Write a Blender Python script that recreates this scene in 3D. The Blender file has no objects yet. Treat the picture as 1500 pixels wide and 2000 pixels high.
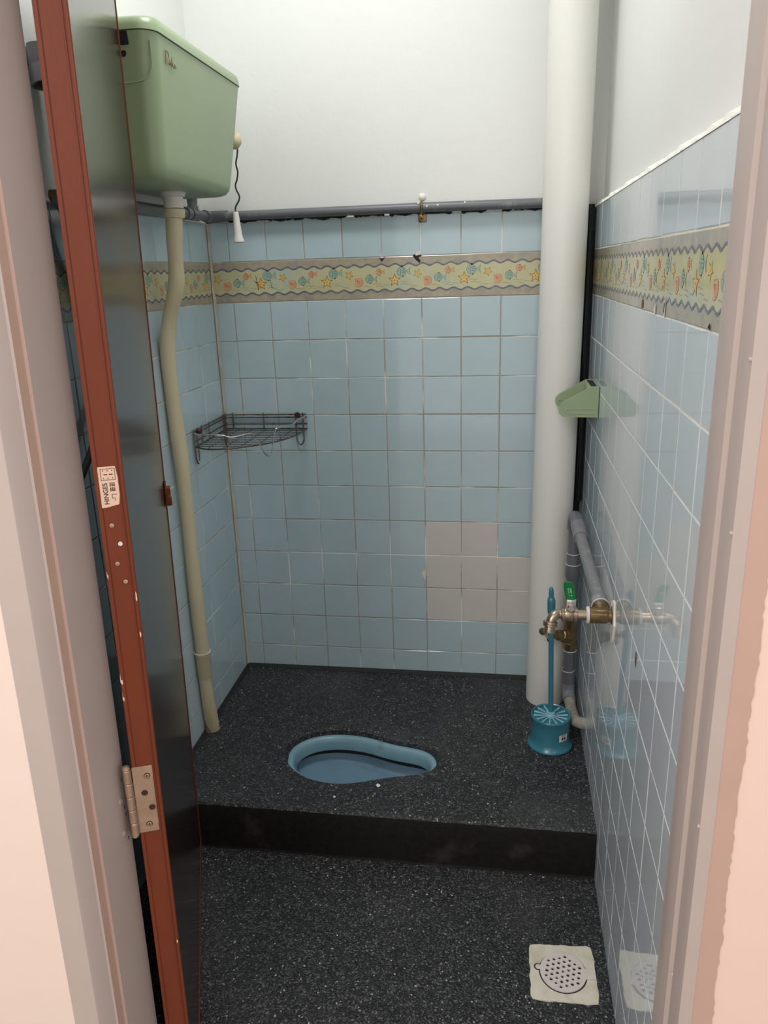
import bpy, bmesh, math, random
from mathutils import Vector, Matrix
random.seed(7)
PI = math.pi
S = bpy.context.scene
C = S.collection
# ------------------------------------------------------------------ camera
cam_d = bpy.data.cameras.new('camera'); cam = bpy.data.objects.new('camera', cam_d); C.objects.link(cam)
cam_d.sensor_fit = 'VERTICAL'; cam_d.sensor_height = 36.0; cam_d.sensor_width = 27.0
cam_d.lens = 36.0*1498.5/2000.0
cam_d.clip_start = 0.02
r = Vector((0.98847983, 0.14804771, -0.03145622)); u = Vector((-0.01491045, 0.30207638, 0.95316711)); f = Vector((-0.15061639, 0.94171744, -0.30080387))
M = Matrix.Identity(4)
for i in range(3):
    M[i][0] = r[i]; M[i][1] = u[i]; M[i][2] = -f[i]
M[0][3], M[1][3], M[2][3] = 0.7784, -2.2208, 1.3895
cam.matrix_world = M
S.camera = cam
# ------------------------------------------------------------------ world, lights, exposure
S.view_settings.view_transform = 'Standard'; S.view_settings.look = 'None'
S.view_settings.gamma = 1.0; S.view_settings.use_curve_mapping = False
S.view_settings.exposure = 0.30
W = bpy.data.worlds.new('hall_light'); S.world = W; W.use_nodes = True
W.node_tree.nodes['Background'].inputs[0].default_value = (1.0, 0.93, 0.88, 1)
W.node_tree.nodes['Background'].inputs[1].default_value = 0.88
def area(name, loc, target, size, power, col, sy=None):
    d = bpy.data.lights.new(name, 'AREA'); d.energy = power; d.color = col; d.size = size
    if sy: d.shape = 'RECTANGLE'; d.size_y = sy
    o = bpy.data.objects.new(name, d); C.objects.link(o); o.location = loc
    o.rotation_euler = (Vector(target)-Vector(loc)).to_track_quat('-Z', 'Y').to_euler()
    return o
area('ceiling_lamp_light', (0.42, -0.68, 2.62), (0.52, -0.55, 0), 0.34, 7.7, (1.0, 0.99, 0.975))
area('hall_lamp_light', (0.0, -3.1, 2.25), (0.75, -1.3, 0.8), 0.6, 15.5, (1.0, 0.93, 0.89))
# ------------------------------------------------------------------ helpers
def tag(o, label=None, cat=None, group=None, kind=None):
    if label: o['label'] = label
    if cat: o['category'] = cat
    if group: o['group'] = group
    if kind: o['kind'] = kind
    return o
def root_loc(o):
    while o.parent: o = o.parent
    return o.location.copy()
def thing(name, label, cat, loc, group=None):
    o = bpy.data.objects.new(name, None); C.objects.link(o); o.location = loc; o.empty_display_size = .05
    return tag(o, label, cat, group)
def obj(name, bm, mats, parent=None, org=None, label=None, cat=None, group=None, kind=None, smooth=35, norm=True):
    if norm: bmesh.ops.recalc_face_normals(bm, faces=bm.faces[:])
    L = root_loc(parent) if parent else (Vector(org) if org else Vector((0, 0, 0)))
    for v in bm.verts: v.co -= L
    me = bpy.data.meshes.new(name); bm.to_mesh(me); bm.free()
    if not isinstance(mats, (list, tuple)): mats = [mats]
    for m in mats: me.materials.append(m)
    if smooth:
        for p in me.polygons: p.use_smooth = True
        me.set_sharp_from_angle(angle=math.radians(smooth))
    o = bpy.data.objects.new(name, me); C.objects.link(o)
    if parent: o.parent = parent
    else: o.location = L
    return tag(o, label, cat, group, kind)
def B(): return bmesh.new()
def quad(bm, a, b, c, d, mi=0):
    fc = bm.faces.new([bm.verts.new(p) for p in (a, b, c, d)]); fc.material_index = mi; return fc
def box(bm, lo, hi, bev=0, mi=0, seg=2, mat=None):
    vs = [bm.verts.new((x, y, z)) for x in (lo[0], hi[0]) for y in (lo[1], hi[1]) for z in (lo[2], hi[2])]
    fs = []
    for idx in ((0,1,3,2),(4,6,7,5),(0,4,5,1),(2,3,7,6),(0,2,6,4),(1,5,7,3)):
        fc = bm.faces.new([vs[i] for i in idx]); fc.material_index = mi; fs.append(fc)
    if mat is not None:
        for v in vs: v.co = mat @ v.co
    if bev:
        es = {e for fc in fs for e in fc.edges}
        bmesh.ops.bevel(bm, geom=list(es), offset=bev, segments=seg, profile=.5, affect='EDGES')
def frame_for(d):
    d = d.normalized(); a = Vector((0, 0, 1)) if abs(d.z) < .9 else Vector((1, 0, 0))
    x = a.cross(d).normalized(); return x, d.cross(x)
def loft(bm, rings, cap0=True, cap1=True, mi=0, close=True):
    R_ = [[bm.verts.new(p) for p in rg] for rg in rings]
    n = len(R_[0])
    for a, b in zip(R_[:-1], R_[1:]):
        for i in range(n if close else n-1):
            j = (i+1) % n
            fc = bm.faces.new((a[i], a[j], b[j], b[i])); fc.material_index = mi
    if cap0: bm.faces.new(R_[0][::-1]).material_index = mi
    if cap1: bm.faces.new(R_[-1]).material_index = mi
    return R_
def tube(bm, path, rad, seg=16, mi=0, cap=True, sx=1.0):
    path = [Vector(p) for p in path]
    if not isinstance(rad, (list, tuple)): rad = [rad]*len(path)
    t0 = (path[1]-path[0]).normalized(); x, y = frame_for(t0); rings = []
    for i, p in enumerate(path):
        t = (path[min(i+1, len(path)-1)]-path[max(i-1, 0)]).normalized()
        x = (x - t*x.dot(t)).normalized(); y = t.cross(x)
        rings.append([p + (x*math.cos(2*PI*k/seg)*sx + y*math.sin(2*PI*k/seg))*rad[i] for k in range(seg)])
    loft(bm, rings, cap, cap, mi)
def cyl(bm, a, b, ra, rb=None, seg=24, mi=0):
    tube(bm, [a, b], [ra, ra if rb is None else rb], seg, mi)
def lathe(bm, axis0, d, prof, seg=32, mi=0, cap0=True, cap1=True):
    """prof: list of (radius, distance along d)"""
    o = Vector(axis0); d = Vector(d).normalized(); x, y = frame_for(d)
    loft(bm, [[o + d*h + (x*math.cos(2*PI*k/seg)+y*math.sin(2*PI*k/seg))*max(rr, 1e-5) for k in range(seg)] for rr, h in prof], cap0, cap1, mi)
def spline(pts, n=8):
    P = [Vector(p) for p in pts]; P = [P[0]*2-P[1]]+P+[P[-1]*2-P[-2]]; out = []
    for i in range(1, len(P)-2):
        for k in range(n):
            t = k/n; a, b, c, d = P[i-1:i+3]
            out.append(.5*((2*b)+(c-a)*t+(2*a-5*b+4*c-d)*t*t+(3*b-a-3*c+d)*t**3))
    out.append(P[-2]); return out
def rrect(x0, x1, y0, y1, rs, z, n=6):
    """rounded rectangle ring; rs = radii at (x1,y0),(x1,y1),(x0,y1),(x0,y0); z may be a function"""
    pts = []
    for (cx, cy, a0), rr in zip(((x1, y0, -90), (x1, y1, 0), (x0, y1, 90), (x0, y0, 180)), rs):
        mx = cx-rr if cx == x1 else cx+rr; my = cy-rr if cy == y1 else cy+rr
        for k in range(n+1):
            a = math.radians(a0+90*k/n); X = mx+rr*math.cos(a); Y = my+rr*math.sin(a)
            pts.append(Vector((X, Y, z(X, Y) if callable(z) else z)))
    return pts
def text_mesh(bm, s, size, mtx, mi=0, depth=.0002, font_scale=(1, 1)):
    cu = bpy.data.curves.new('t', 'FONT'); cu.body = s; cu.size = size; cu.extrude = depth; cu.align_x = 'CENTER'; cu.align_y = 'CENTER'; cu.offset = size*.012
    to = bpy.data.objects.new('t', cu); C.objects.link(to)
    dg = bpy.context.evaluated_depsgraph_get(); me = bpy.data.meshes.new_from_object(to.evaluated_get(dg))
    sc = Matrix.Diagonal((font_scale[0], font_scale[1], 1, 1)); me.transform(mtx @ sc)
    n0 = len(bm.faces); bm.from_mesh(me); bm.faces.ensure_lookup_table()
    for fc in bm.faces[n0:]: fc.material_index = mi
    bpy.data.objects.remove(to); bpy.data.curves.remove(cu); bpy.data.meshes.remove(me)
# ------------------------------------------------------------------ materials
def srgb(c):
    return tuple(((v/255)/12.92 if v/255 <= .04045 else ((v/255+.055)/1.055)**2.4) for v in c)+(1,)
def mat(name, col, rough=.5, metal=0, spec=.5, var=0, vscale=8, bump=0, bscale=200, coat=0, island=0, col2=None, c2scale=5, c2lo=.5, c2hi=.7, stretch=None, emit=0, rvar=0):
    m = bpy.data.materials.new(name); m.use_nodes = True; nt = m.node_tree; bs = nt.nodes['Principled BSDF']
    L = nt.links.new; N = nt.nodes.new
    bs.inputs['Base Color'].default_value = srgb(col); bs.inputs['Roughness'].default_value = rough
    bs.inputs['Metallic'].default_value = metal; bs.inputs['Specular IOR Level'].default_value = spec
    bs.inputs['Coat Weight'].default_value = coat; bs.inputs['Coat Roughness'].default_value = .05
    tc = N('ShaderNodeTexCoord'); src = tc.outputs['Object']
    if stretch:
        mp = N('ShaderNodeMapping'); mp.inputs['Scale'].default_value = stretch; L(src, mp.inputs[0]); src = mp.outputs[0]
    cur = None
    if col2 is not None:
        n = N('ShaderNodeTexNoise'); n.inputs['Scale'].default_value = c2scale; n.inputs['Detail'].default_value = 6; L(src, n.inputs['Vector'])
        mr = N('ShaderNodeMapRange'); mr.inputs[1].default_value = c2lo; mr.inputs[2].default_value = c2hi; L(n.outputs[0], mr.inputs[0])
        mx = N('ShaderNodeMixRGB'); mx.inputs[1].default_value = srgb(col); mx.inputs[2].default_value = srgb(col2); L(mr.outputs[0], mx.inputs[0]); cur = mx.outputs[0]
    if var or island:
        hs = N('ShaderNodeHueSaturation')
        if cur: L(cur, hs.inputs['Color'])
        else: hs.inputs['Color'].default_value = srgb(col)
        val = None
        if var:
            n = N('ShaderNodeTexNoise'); n.inputs['Scale'].default_value = vscale; n.inputs['Detail'].default_value = 4; L(src, n.inputs['Vector'])
            mr = N('ShaderNodeMapRange'); mr.inputs[1].default_value = .3; mr.inputs[2].default_value = .7; mr.inputs[3].default_value = 1-var; mr.inputs[4].default_value = 1+var; L(n.outputs[0], mr.inputs[0]); val = mr.outputs[0]
        if island:
            g = N('ShaderNodeNewGeometry'); mr2 = N('ShaderNodeMapRange'); mr2.inputs[3].default_value = 1-island; mr2.inputs[4].default_value = 1+island; L(g.outputs['Random Per Island'], mr2.inputs[0])
            mr3 = N('ShaderNodeMapRange'); mr3.inputs[3].default_value = .5-island*.12; mr3.inputs[4].default_value = .5+island*.12; L(g.outputs['Random Per Island'], mr3.inputs[0]); L(mr3.outputs[0], hs.inputs['Hue'])
            if val:
                mm = N('ShaderNodeMath'); mm.operation = 'MULTIPLY'; L(val, mm.inputs[0]); L(mr2.outputs[0], mm.inputs[1]); val = mm.outputs[0]
            else: val = mr2.outputs[0]
        L(val, hs.inputs['Value']); cur = hs.outputs[0]
    if cur: L(cur, bs.inputs['Base Color'])
    if rvar:
        n = N('ShaderNodeTexNoise'); n.inputs['Scale'].default_value = 30; L(src, n.inputs['Vector'])
        mr = N('ShaderNodeMapRange'); mr.inputs[3].default_value = rough-rvar; mr.inputs[4].default_value = rough+rvar; L(n.outputs[0], mr.inputs[0]); L(mr.outputs[0], bs.inputs['Roughness'])
    if bump:
        n = N('ShaderNodeTexNoise'); n.inputs['Scale'].default_value = bscale; n.inputs['Detail'].default_value = 3; L(src, n.inputs['Vector'])
        bp = N('ShaderNodeBump'); bp.inputs['Strength'].default_value = bump; bp.inputs['Distance'].default_value = .002; L(n.outputs[0], bp.inputs['Height']); L(bp.outputs[0], bs.inputs['Normal'])
    if emit:
        bs.inputs['Emission Color'].default_value = srgb(col); bs.inputs['Emission Strength'].default_value = emit
    return m
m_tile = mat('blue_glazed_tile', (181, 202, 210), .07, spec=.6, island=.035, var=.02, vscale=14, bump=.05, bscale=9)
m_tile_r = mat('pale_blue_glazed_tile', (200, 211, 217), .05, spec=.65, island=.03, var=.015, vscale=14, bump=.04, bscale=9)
m_white_tile = mat('beige_white_tile', (208, 204, 199), .12, island=.02, bump=.05, bscale=9)
m_grout = mat('grout', (168, 158, 146), .9, col2=(232, 230, 224), c2scale=5, c2lo=.5, c2hi=.6)
m_grout_white = mat('white_grout', (225, 224, 216), .9, var=.06)
m_plaster = mat('white_plaster', (229, 231, 229), .75, var=.015, vscale=3, bump=.35, bscale=45)
m_plaster_edge = mat('rough_white_mortar', (236, 236, 228), .8, var=.05, vscale=30, bump=.8, bscale=60)
m_beige_grout = mat('beige_corner_grout', (205, 196, 180), .9, var=.12, vscale=25, bump=.5, bscale=80)
m_band = mat('sand_stone_border', (170, 162, 142), .12, var=.10, vscale=55, col2=(150, 145, 140), c2scale=30)
m_band_y = mat('yellow_green_border', (194, 191, 152), .12, var=.05, vscale=25, col2=(182, 192, 170), c2scale=9, c2lo=.5, c2hi=.68)
m_navy = mat('border_blue_wave', (104, 108, 126), .2, var=.25, vscale=180)
m_line = mat('border_dark_line', (78, 98, 96), .2)
m_teal = mat('border_teal', (152, 180, 164), .2, var=.05, vscale=120)
m_coral = mat('border_coral', (218, 166, 130), .2, var=.05, vscale=120)
m_coral_line = mat('border_coral_line', (160, 82, 52), .2)
m_star = mat('border_orange', (222, 184, 104), .2, var=.06, vscale=120)
m_star_line = mat('border_brown_line', (130, 100, 52), .2)
m_ripple = mat('border_ripple', (128, 132, 118), .2)
m_chip = mat('bare_chipped_body', (132, 100, 78), .9, var=.2, vscale=200)
m_chip_w = mat('pale_chipped_edge', (225, 218, 205), .9)
m_dark = mat('black_gap', (14, 14, 15), .6)
m_hall = mat('pink_cream_paint', (237, 217, 205), .6, var=.012, vscale=4, bump=.25, bscale=35)
m_hall_r = mat('pink_paint', (240, 210, 198), .6, var=.012, vscale=4, bump=.2, bscale=35)
m_frame = mat('pink_grey_gloss_paint', (188, 174, 168), .42, var=.02, vscale=12, bump=.12, bscale=25)
m_frame_b = mat('brown_pink_paint', (196, 164, 150), .42, var=.03, vscale=12, bump=.12, bscale=25)
m_doorface = mat('dark_brown_laminate', (50, 38, 36), .17, spec=.6, var=.15, vscale=4, stretch=(25, 25, .6), rvar=.05)
m_dooredge = mat('red_brown_door_paint', (112, 52, 30), .5, spec=.3, var=.07, vscale=7, stretch=(4, 4, 1), bump=.1, bscale=60)
m_green = mat('green_plastic', (149, 168, 133), .35, var=.02, vscale=6, bump=.02, bscale=30)
m_white_pl = mat('white_plastic', (222, 220, 214), .35)
m_cream_pl = mat('cream_aged_pipe', (206, 196, 164), .5, var=.05, vscale=14, stretch=(1, 1, .25), col2=(180, 168, 132), c2scale=10, c2lo=.5, c2hi=.75)
m_grey_pvc = mat('grey_pvc', (104, 108, 113), .38, var=.06, vscale=18, col2=(140, 142, 144), c2scale=25, c2lo=.62, c2hi=.75)
m_ltgrey_pvc = mat('light_grey_pvc', (128, 130, 133), .42, var=.08, vscale=25, col2=(162, 160, 155), c2scale=40, c2lo=.58, c2hi=.7)
m_stained_pvc = mat('mortar_stained_pvc', (150, 146, 136), .7, var=.2, vscale=60, bump=.5, bscale=150)
m_col = mat('off_white_painted_pipe', (226, 226, 220), .5, var=.015, vscale=6, bump=.1, bscale=60)
m_black = mat('black_rubber', (17, 17, 18), .3)
m_brass = mat('aged_brass', (136, 116, 84), .32, metal=.85, var=.22, vscale=60, rvar=.1)
m_nickel = mat('worn_nickel_brass', (172, 156, 136), .3, metal=.9, var=.15, vscale=70, rvar=.1)
m_chrome = mat('chrome', (205, 205, 205), .16, metal=1)
m_hinge = mat('worn_steel_hinge', (190, 165, 145), .38, metal=.75, var=.1, vscale=50)
m_hingehole = mat('hinge_screw_dark', (70, 48, 36), .5, metal=.5)
m_rust = mat('rusted_wire', (112, 106, 100), .32, metal=.85, var=.25, vscale=120, col2=(80, 55, 42), c2scale=60, c2lo=.55, c2hi=.68)
m_rustcap = mat('dark_rust_cap', (66, 26, 22), .5)
m_ggreen = mat('green_vinyl_sleeve', (10, 128, 62), .35)
m_brush = mat('teal_blue_plastic', (58, 124, 142), .25, spec=.6, var=.03)
m_brushd = mat('pale_blue_plastic', (140, 190, 206), .3)
m_label = mat('printed_sticker', (222, 190, 168), .6)
m_ink = mat('dark_ink', (60, 34, 26), .6)
m_pan = mat('blue_glazed_ceramic', (132, 170, 184), .28, spec=.45, var=.06, vscale=16, col2=(112, 128, 118), c2scale=14, c2lo=.62, c2hi=.75)
m_bowl = mat('blue_glazed_bowl', (118, 150, 172), .4, spec=.35, var=.05, vscale=12, col2=(96, 118, 128), c2scale=10, c2lo=.6, c2hi=.8)
m_drain = mat('off_white_drain_plate', (216, 212, 196), .5, var=.06, vscale=50, col2=(196, 186, 160), c2scale=18)
m_drain_b = mat('white_drain_cover', (214, 208, 202), .4, var=.03, vscale=50)
m_lampw = mat('lamp_diffuser', (255, 252, 240), .5, emit=4)
def pebble(name, worn=.25):
    m = bpy.data.materials.new(name); m.use_nodes = True; nt = m.node_tree; bs = nt.nodes['Principled BSDF']; L = nt.links.new; N = nt.nodes.new
    tc = N('ShaderNodeTexCoord')
    vo = N('ShaderNodeTexVoronoi'); vo.inputs['Scale'].default_value = 330; L(tc.outputs['Object'], vo.inputs['Vector'])
    sp = N('ShaderNodeSeparateColor'); L(vo.outputs['Color'], sp.inputs[0])
    cr = N('ShaderNodeValToRGB'); e = cr.color_ramp.elements
    e[0].position = 0; e[0].color = srgb((20, 20, 22)); e[1].position = .42; e[1].color = srgb((30, 31, 34))
    for p, c in ((.66, (46, 48, 51)), (.86, (72, 74, 77)), (.96, (98, 99, 101)), (.993, (120, 120, 120)), (.998, (200, 200, 198))):
        k = e.new(p); k.color = srgb(c)
    L(sp.outputs[0], cr.inputs[0])
    n = N('ShaderNodeTexNoise'); n.inputs['Scale'].default_value = 4.5; n.inputs['Detail'].default_value = 5; L(tc.outputs['Object'], n.inputs['Vector'])
    mr = N('ShaderNodeMapRange'); mr.inputs[1].default_value = .5; mr.inputs[2].default_value = .75; mr.inputs[4].default_value = worn; L(n.outputs[0], mr.inputs[0])
    mx = N('ShaderNodeMixRGB'); mx.inputs[2].default_value = srgb((86, 86, 87)); L(mr.outputs[0], mx.inputs[0]); L(cr.outputs[0], mx.inputs[1]); L(mx.outputs[0], bs.inputs['Base Color'])
    bs.inputs['Roughness'].default_value = .5; bs.inputs['Specular IOR Level'].default_value = .4
    bp = N('ShaderNodeBump'); bp.inputs['Strength'].default_value = .8; bp.inputs['Distance'].default_value = .0015; bp.invert = True
    L(vo.outputs['Distance'], bp.inputs['Height']); L(bp.outputs[0], bs.inputs['Normal'])
    return m
m_floor = pebble('black_pebble_wash')
m_step = pebble('black_pebble_wash_step', .3)
# ------------------------------------------------------------------ setting
U = .11; ZB = 1.312; ZT = 1.424; ZTOP = 1.531
XL, XR, YF = -.060, 1.010, -1.345
H = 2.72
PLAT = .13; YS = -.697
WM = [m_plaster, m_grout, m_tile, m_white_tile, m_band, m_band_y, m_navy, m_line, m_teal, m_coral, m_coral_line, m_star, m_star_line, m_ripple, m_chip, m_chip_w, m_dark, m_grout_white, m_plaster_edge, m_beige_grout]
(PL, GR, TI, WT, BA, BY, NV, LN, TE, CO, CL, ST, SL, RP, CH, CW, DK, GW, PE, BG) = range(20)
class Wall:
    """O + s*U + t*Z + n*N ; N points into the room"""
    def __init__(s, O, Us, N): s.O = Vector(O); s.U = Vector(Us); s.N = Vector(N); s.bm = B()
    def p(w, s, t, n=0): return w.O + w.U*s + Vector((0, 0, t)) + w.N*n
    def tile(w, s0, s1, t0, t1, mi, g=.0013, th=.0012, bev=.0012, jit=.0005, jg=True):
        if s1-s0 < .004 or t1-t0 < .004: return
        ds = random.uniform(-.0006, .0006); dt = random.uniform(-.0006, .0006)
        s0 += g+ds; s1 -= g-ds; t0 += g+dt; t1 -= g-dt
        tl = [random.uniform(-jit, jit)*.5 for _ in range(3)]
        def h(a, b): return tl[0]*.5+tl[1]*(a-.5)+tl[2]*(b-.5)
        out = [w.p(a, b, -th) for a, b in ((s0, t0), (s1, t0), (s1, t1), (s0, t1))]
        mid = [w.p(a, b, -bev*.5+h(i, j)) for a, b, i, j in ((s0+.0002, t0+.0002, 0, 0), (s1-.0002, t0+.0002, 1, 0), (s1-.0002, t1-.0002, 1, 1), (s0+.0002, t1-.0002, 0, 1))]
        top = [w.p(a, b, h(i, j)) for a, b, i, j in ((s0+bev, t0+bev, 0, 0), (s1-bev, t0+bev, 1, 0), (s1-bev, t1-bev, 1, 1), (s0+bev, t1-bev, 0, 1))]
        R_ = [[w.bm.verts.new(q) for q in k] for k in (out, mid, top)]
        for a, b in zip(R_[:-1], R_[1:]):
            for i in range(4): w.bm.faces.new((a[i], a[(i+1) % 4], b[(i+1) % 4], b[i])).material_index = mi
        w.bm.faces.new(R_[-1]).material_index = mi
    def rect(w, s0, s1, t0, t1, n, mi): quad(w.bm, w.p(s0, t0, n), w.p(s1, t0, n), w.p(s1, t1, n), w.p(s0, t1, n), mi)
    def poly(w, pts, n, mi):
        vs = [w.bm.verts.new(w.p(a, b, n)) for a, b in pts]; c = w.bm.verts.new(w.p(sum(a for a, b in pts)/len(pts), sum(b for a, b in pts)/len(pts), n))
        for i in range(len(vs)): w.bm.faces.new((vs[i], vs[(i+1) % len(vs)], c)).material_index = mi
    def stroke(w, pts, wd, n, mi):
        for i in range(len(pts)-1):
            a = Vector(pts[i]); b = Vector(pts[i+1]); d = (b-a)
            if d.length < 1e-6: continue
            d.normalize(); q = Vector((-d.y, d.x))*wd/2; a = a-d*wd*.25; b = b+d*wd*.25
            quad(w.bm, w.p(a.x-q.x, a.y-q.y, n), w.p(b.x-q.x, b.y-q.y, n), w.p(b.x+q.x, b.y+q.y, n), w.p(a.x+q.x, a.y+q.y, n), mi)
    def field(w, s0, s1, s_off, white=(), tbot=0.0):
        cols = [s0]; k = math.ceil((s0-s_off)/U+1e-6)
        while s_off+k*U < s1-1e-6: cols.append(s_off+k*U); k += 1
        cols.append(s1)
        rows = [(ZT, ZTOP)]+[(ZB-U*(i+1), ZB-U*i) for i in range(13)]
        for (t0, t1) in rows:
            if t1 <= tbot: continue
            t0 = max(t0, tbot); ri = round((ZB-t1)/U) if t1 <= ZB+1e-6 else -1
            for a, b in zip(cols[:-1], cols[1:]):
                ci = round((a-s_off)/U)
                w.tile(a, b, t0, t1, WT if (ri, ci) in white else TI)
    def band(w, s0, s1, ph, P):
        w.tile(s0, s1, ZB, ZT, BA, g=.0006, jit=0)
        hB = ZT-ZB; n1, n2, n3 = .00025, .0004, .00055
        lo = lambda s: ZB+hB*.20+.0034*math.sin((s-ph)*2*PI/(P/5)); hi = lambda s: ZB+hB*.80+.0034*math.sin((s-ph)*2*PI/(P/5)+1.2)
        k = int((s1-s0)/.004); a0, a1 = s0+.001, s1-.001
        for i in range(k):
            a = a0+(a1-a0)*i/k; b = a0+(a1-a0)*(i+1)/k
            quad(w.bm, w.p(a, lo(a), n1), w.p(b, lo(b), n1), w.p(b, hi(b), n1), w.p(a, hi(a), n1), BY)
            for fn in (lo, hi): quad(w.bm, w.p(a, fn(a)-.0022, n2), w.p(b, fn(b)-.0022, n2), w.p(b, fn(b)+.0022, n2), w.p(a, fn(a)+.0022, n2), NV)
        def star(cx, cz, R0, rot, ln=SL):
            for sc, nn, mi in ((1.0, n2, ln), (.80, n3, ST)):
                pts = [(cx+R0*sc*(1 if j % 2 == 0 else .42)*math.cos(rot+j*PI/5), cz+R0*sc*(1 if j % 2 == 0 else .42)*math.sin(rot+j*PI/5)) for j in range(10)]
                w.poly(pts, nn, mi)
            w.poly([(cx+R0*.08*math.cos(j), cz+R0*.08*math.sin(j)) for j in range(6)], n3+.0001, SL)
        def fish(cx, cz, Lf, c, ln, rot=0):
            def T(x, z): return (cx+x*math.cos(rot)-z*math.sin(rot), cz+x*math.sin(rot)+z*math.cos(rot))
            bl = Lf*.62
            for g, nn, mi in ((.0009, n2, ln), (0, n3, c)):
                w.poly([T(-Lf*.14+(bl*.5+g)*math.cos(a*PI/8), (Lf*.30+g)*math.sin(a*PI/8)*(1 if math.cos(a*PI/8) > -.8 else .9)) for a in range(16)], nn, mi)
                w.poly([T(Lf*.17-g, 0), T(Lf*.5+g, Lf*.27+g), T(Lf*.42+g, 0), T(Lf*.5+g, -Lf*.24-g)], nn, mi)
            w.poly([T(-Lf*.2, Lf*.28), T(-Lf*.1, Lf*.42), T(Lf*.02, Lf*.26)], n2, ln); w.poly([T(-Lf*.15, -Lf*.28), T(-Lf*.05, -Lf*.4), T(Lf*.05, -Lf*.26)], n2, ln)
            e = n3+.0001; w.poly([T(-Lf*.33+Lf*.03*math.cos(a), Lf*.06+Lf*.03*math.sin(a)) for a in range(6)], e, ln)
            w.stroke([T(-Lf*.22, Lf*.22), T(-Lf*.18, 0), T(-Lf*.22, -Lf*.22)], .0009, e, ln)
            for q in (-.1, .02, .14): w.stroke([T(-Lf*.12, Lf*q), T(-Lf*.04, Lf*(q+.04)), T(Lf*.04, Lf*(q-.02)), T(Lf*.1, Lf*(q+.02))], .0009, e, ln)
        def shell(cx, cz, R0):
            for g, nn, mi in ((.0009, n2, CL), (0, n3, CO)):
                pts = [(cx-R0*.75-g, cz+R0*.75+g)]+[(cx-R0*.1+(R0+g)*math.cos(a), cz+R0*.1+(R0+g)*math.sin(a)) for a in [math.radians(55-k*18) for k in range(11)]]
                w.poly(pts, nn, mi)
            for k in range(5):
                a = math.radians(20-k*26); w.stroke([(cx-R0*.5, cz+R0*.5), (cx-R0*.1+R0*.85*math.cos(a), cz+R0*.1+R0*.85*math.sin(a))], .0006, n3+.0001, CL)
        def rip(cx, cz, ww): w.stroke([(cx-ww/2, cz), (cx-ww/4, cz+.0012), (cx, cz+.0002), (cx+ww/4, cz-.0012), (cx+ww/2, cz)], .0008, n2, RP)
        j0 = math.floor((s0-ph)/P)-1
        for j in range(j0, int((s1-ph)/P)+2):
            o = ph+j*P
            def ok(f_): return s0+.014 < o+f_*P < s1-.016
            z = lambda v: ZB+hB*v
            if ok(0): star(o, z(.44), .019, .3)
            if ok(.15): fish(o+.13*P, z(.64), .040, TE, LN, .03)
            if ok(.33): star(o+.335*P, z(.58), .0135, 1.1)
            if ok(.48): shell(o+.475*P, z(.40), .0125)
            if ok(.66): fish(o+.655*P, z(.48), .034, TE, LN, -.05)
            if ok(.80): fish(o+.79*P, z(.64), .025, CO, CL, .03)
            for a, b, c in ((.13, .40, .022), (.17, .34, .026), (.28, .29, .02), (.60, .30, .022), (.75, .36, .024), (.78, .30, .022), (.88, .33, .018)):
                if ok(a): rip(o+a*P, z(b), c)
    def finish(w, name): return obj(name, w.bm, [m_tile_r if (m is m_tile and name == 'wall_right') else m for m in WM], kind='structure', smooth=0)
# back wall (s = x)
wb = Wall((0, 0, 0), (1, 0, 0), (0, -1, 0))
wb.field(XL, XR, 0.0, white={(6, 5), (6, 6), (7, 5), (7, 6), (7, 7), (8, 5), (8, 6), (8, 7)}, tbot=PLAT-.02)
wb.band(XL, XR, .088, .1935)
wb.rect(XL-.02, XR+.03, 0, ZTOP, -.0009, GR)
wb.rect(XL-.03, XR+.05, ZTOP-.004, H, -.012, PL)
box(wb.bm, (XL-.03, .0125, 0), (XR+.05, .11, H), mi=PL)
a = XL
while a < .92:   # ragged dark line of broken mortar under the pipe
    wd = random.uniform(.012, .05); lite = a > .62 and random.random() < .45
    if random.random() > .12:
        wb.poly([(a, ZTOP+.004), (a+wd, ZTOP+.004), (a+wd, ZTOP-random.uniform(-.002, .003)), (a+wd*.6, ZTOP-random.uniform(-.001, .006)), (a+wd*.3, ZTOP-random.uniform(-.001, .004)), (a, ZTOP-random.uniform(-.002, .003))], .0012+random.uniform(0, .0003), PE if lite else DK)
    a += wd
for k in range(14):   # beige corner grout
    z0 = PLAT+k*.1; z1 = z0+.1; wd = random.uniform(.007, .010)
    wb.poly([(XL-.001, z0), (XL+wd, z0), (XL+wd+random.uniform(-.002, .002), z1), (XL-.001, z1)], .0022, BG)
# chips and scratches in the back wall tiles
wb.poly([(.431, 1.4245), (.437, 1.417), (.440, 1.411), (.446, 1.418), (.452, 1.4245), (.441, 1.419)], .0009, DK)
wb.poly([(.527, 1.4245), (.534, 1.415), (.545, 1.405), (.549, 1.411), (.541, 1.418), (.552, 1.424), (.549, 1.429), (.535, 1.430)], .0009, DK)
wb.poly([(.533, 1.430), (.536, 1.424), (.551, 1.427), (.548, 1.437)], .0010, CW)
wb.poly([(.549, .494), (.541, .488), (.536, .480), (.541, .470), (.545, .462), (.549, .455)], .0009, CW)
wb.stroke([(.074, 1.385), (.079, 1.345)], .0012, .0010, DK); wb.stroke([(.068, 1.372), (.090, 1.352)], .0010, .0010, DK); wb.stroke([(.117, 1.371), (.118, 1.352), (.124, 1.350)], .0008, .0010, DK)
wb.finish('wall_back')
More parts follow.
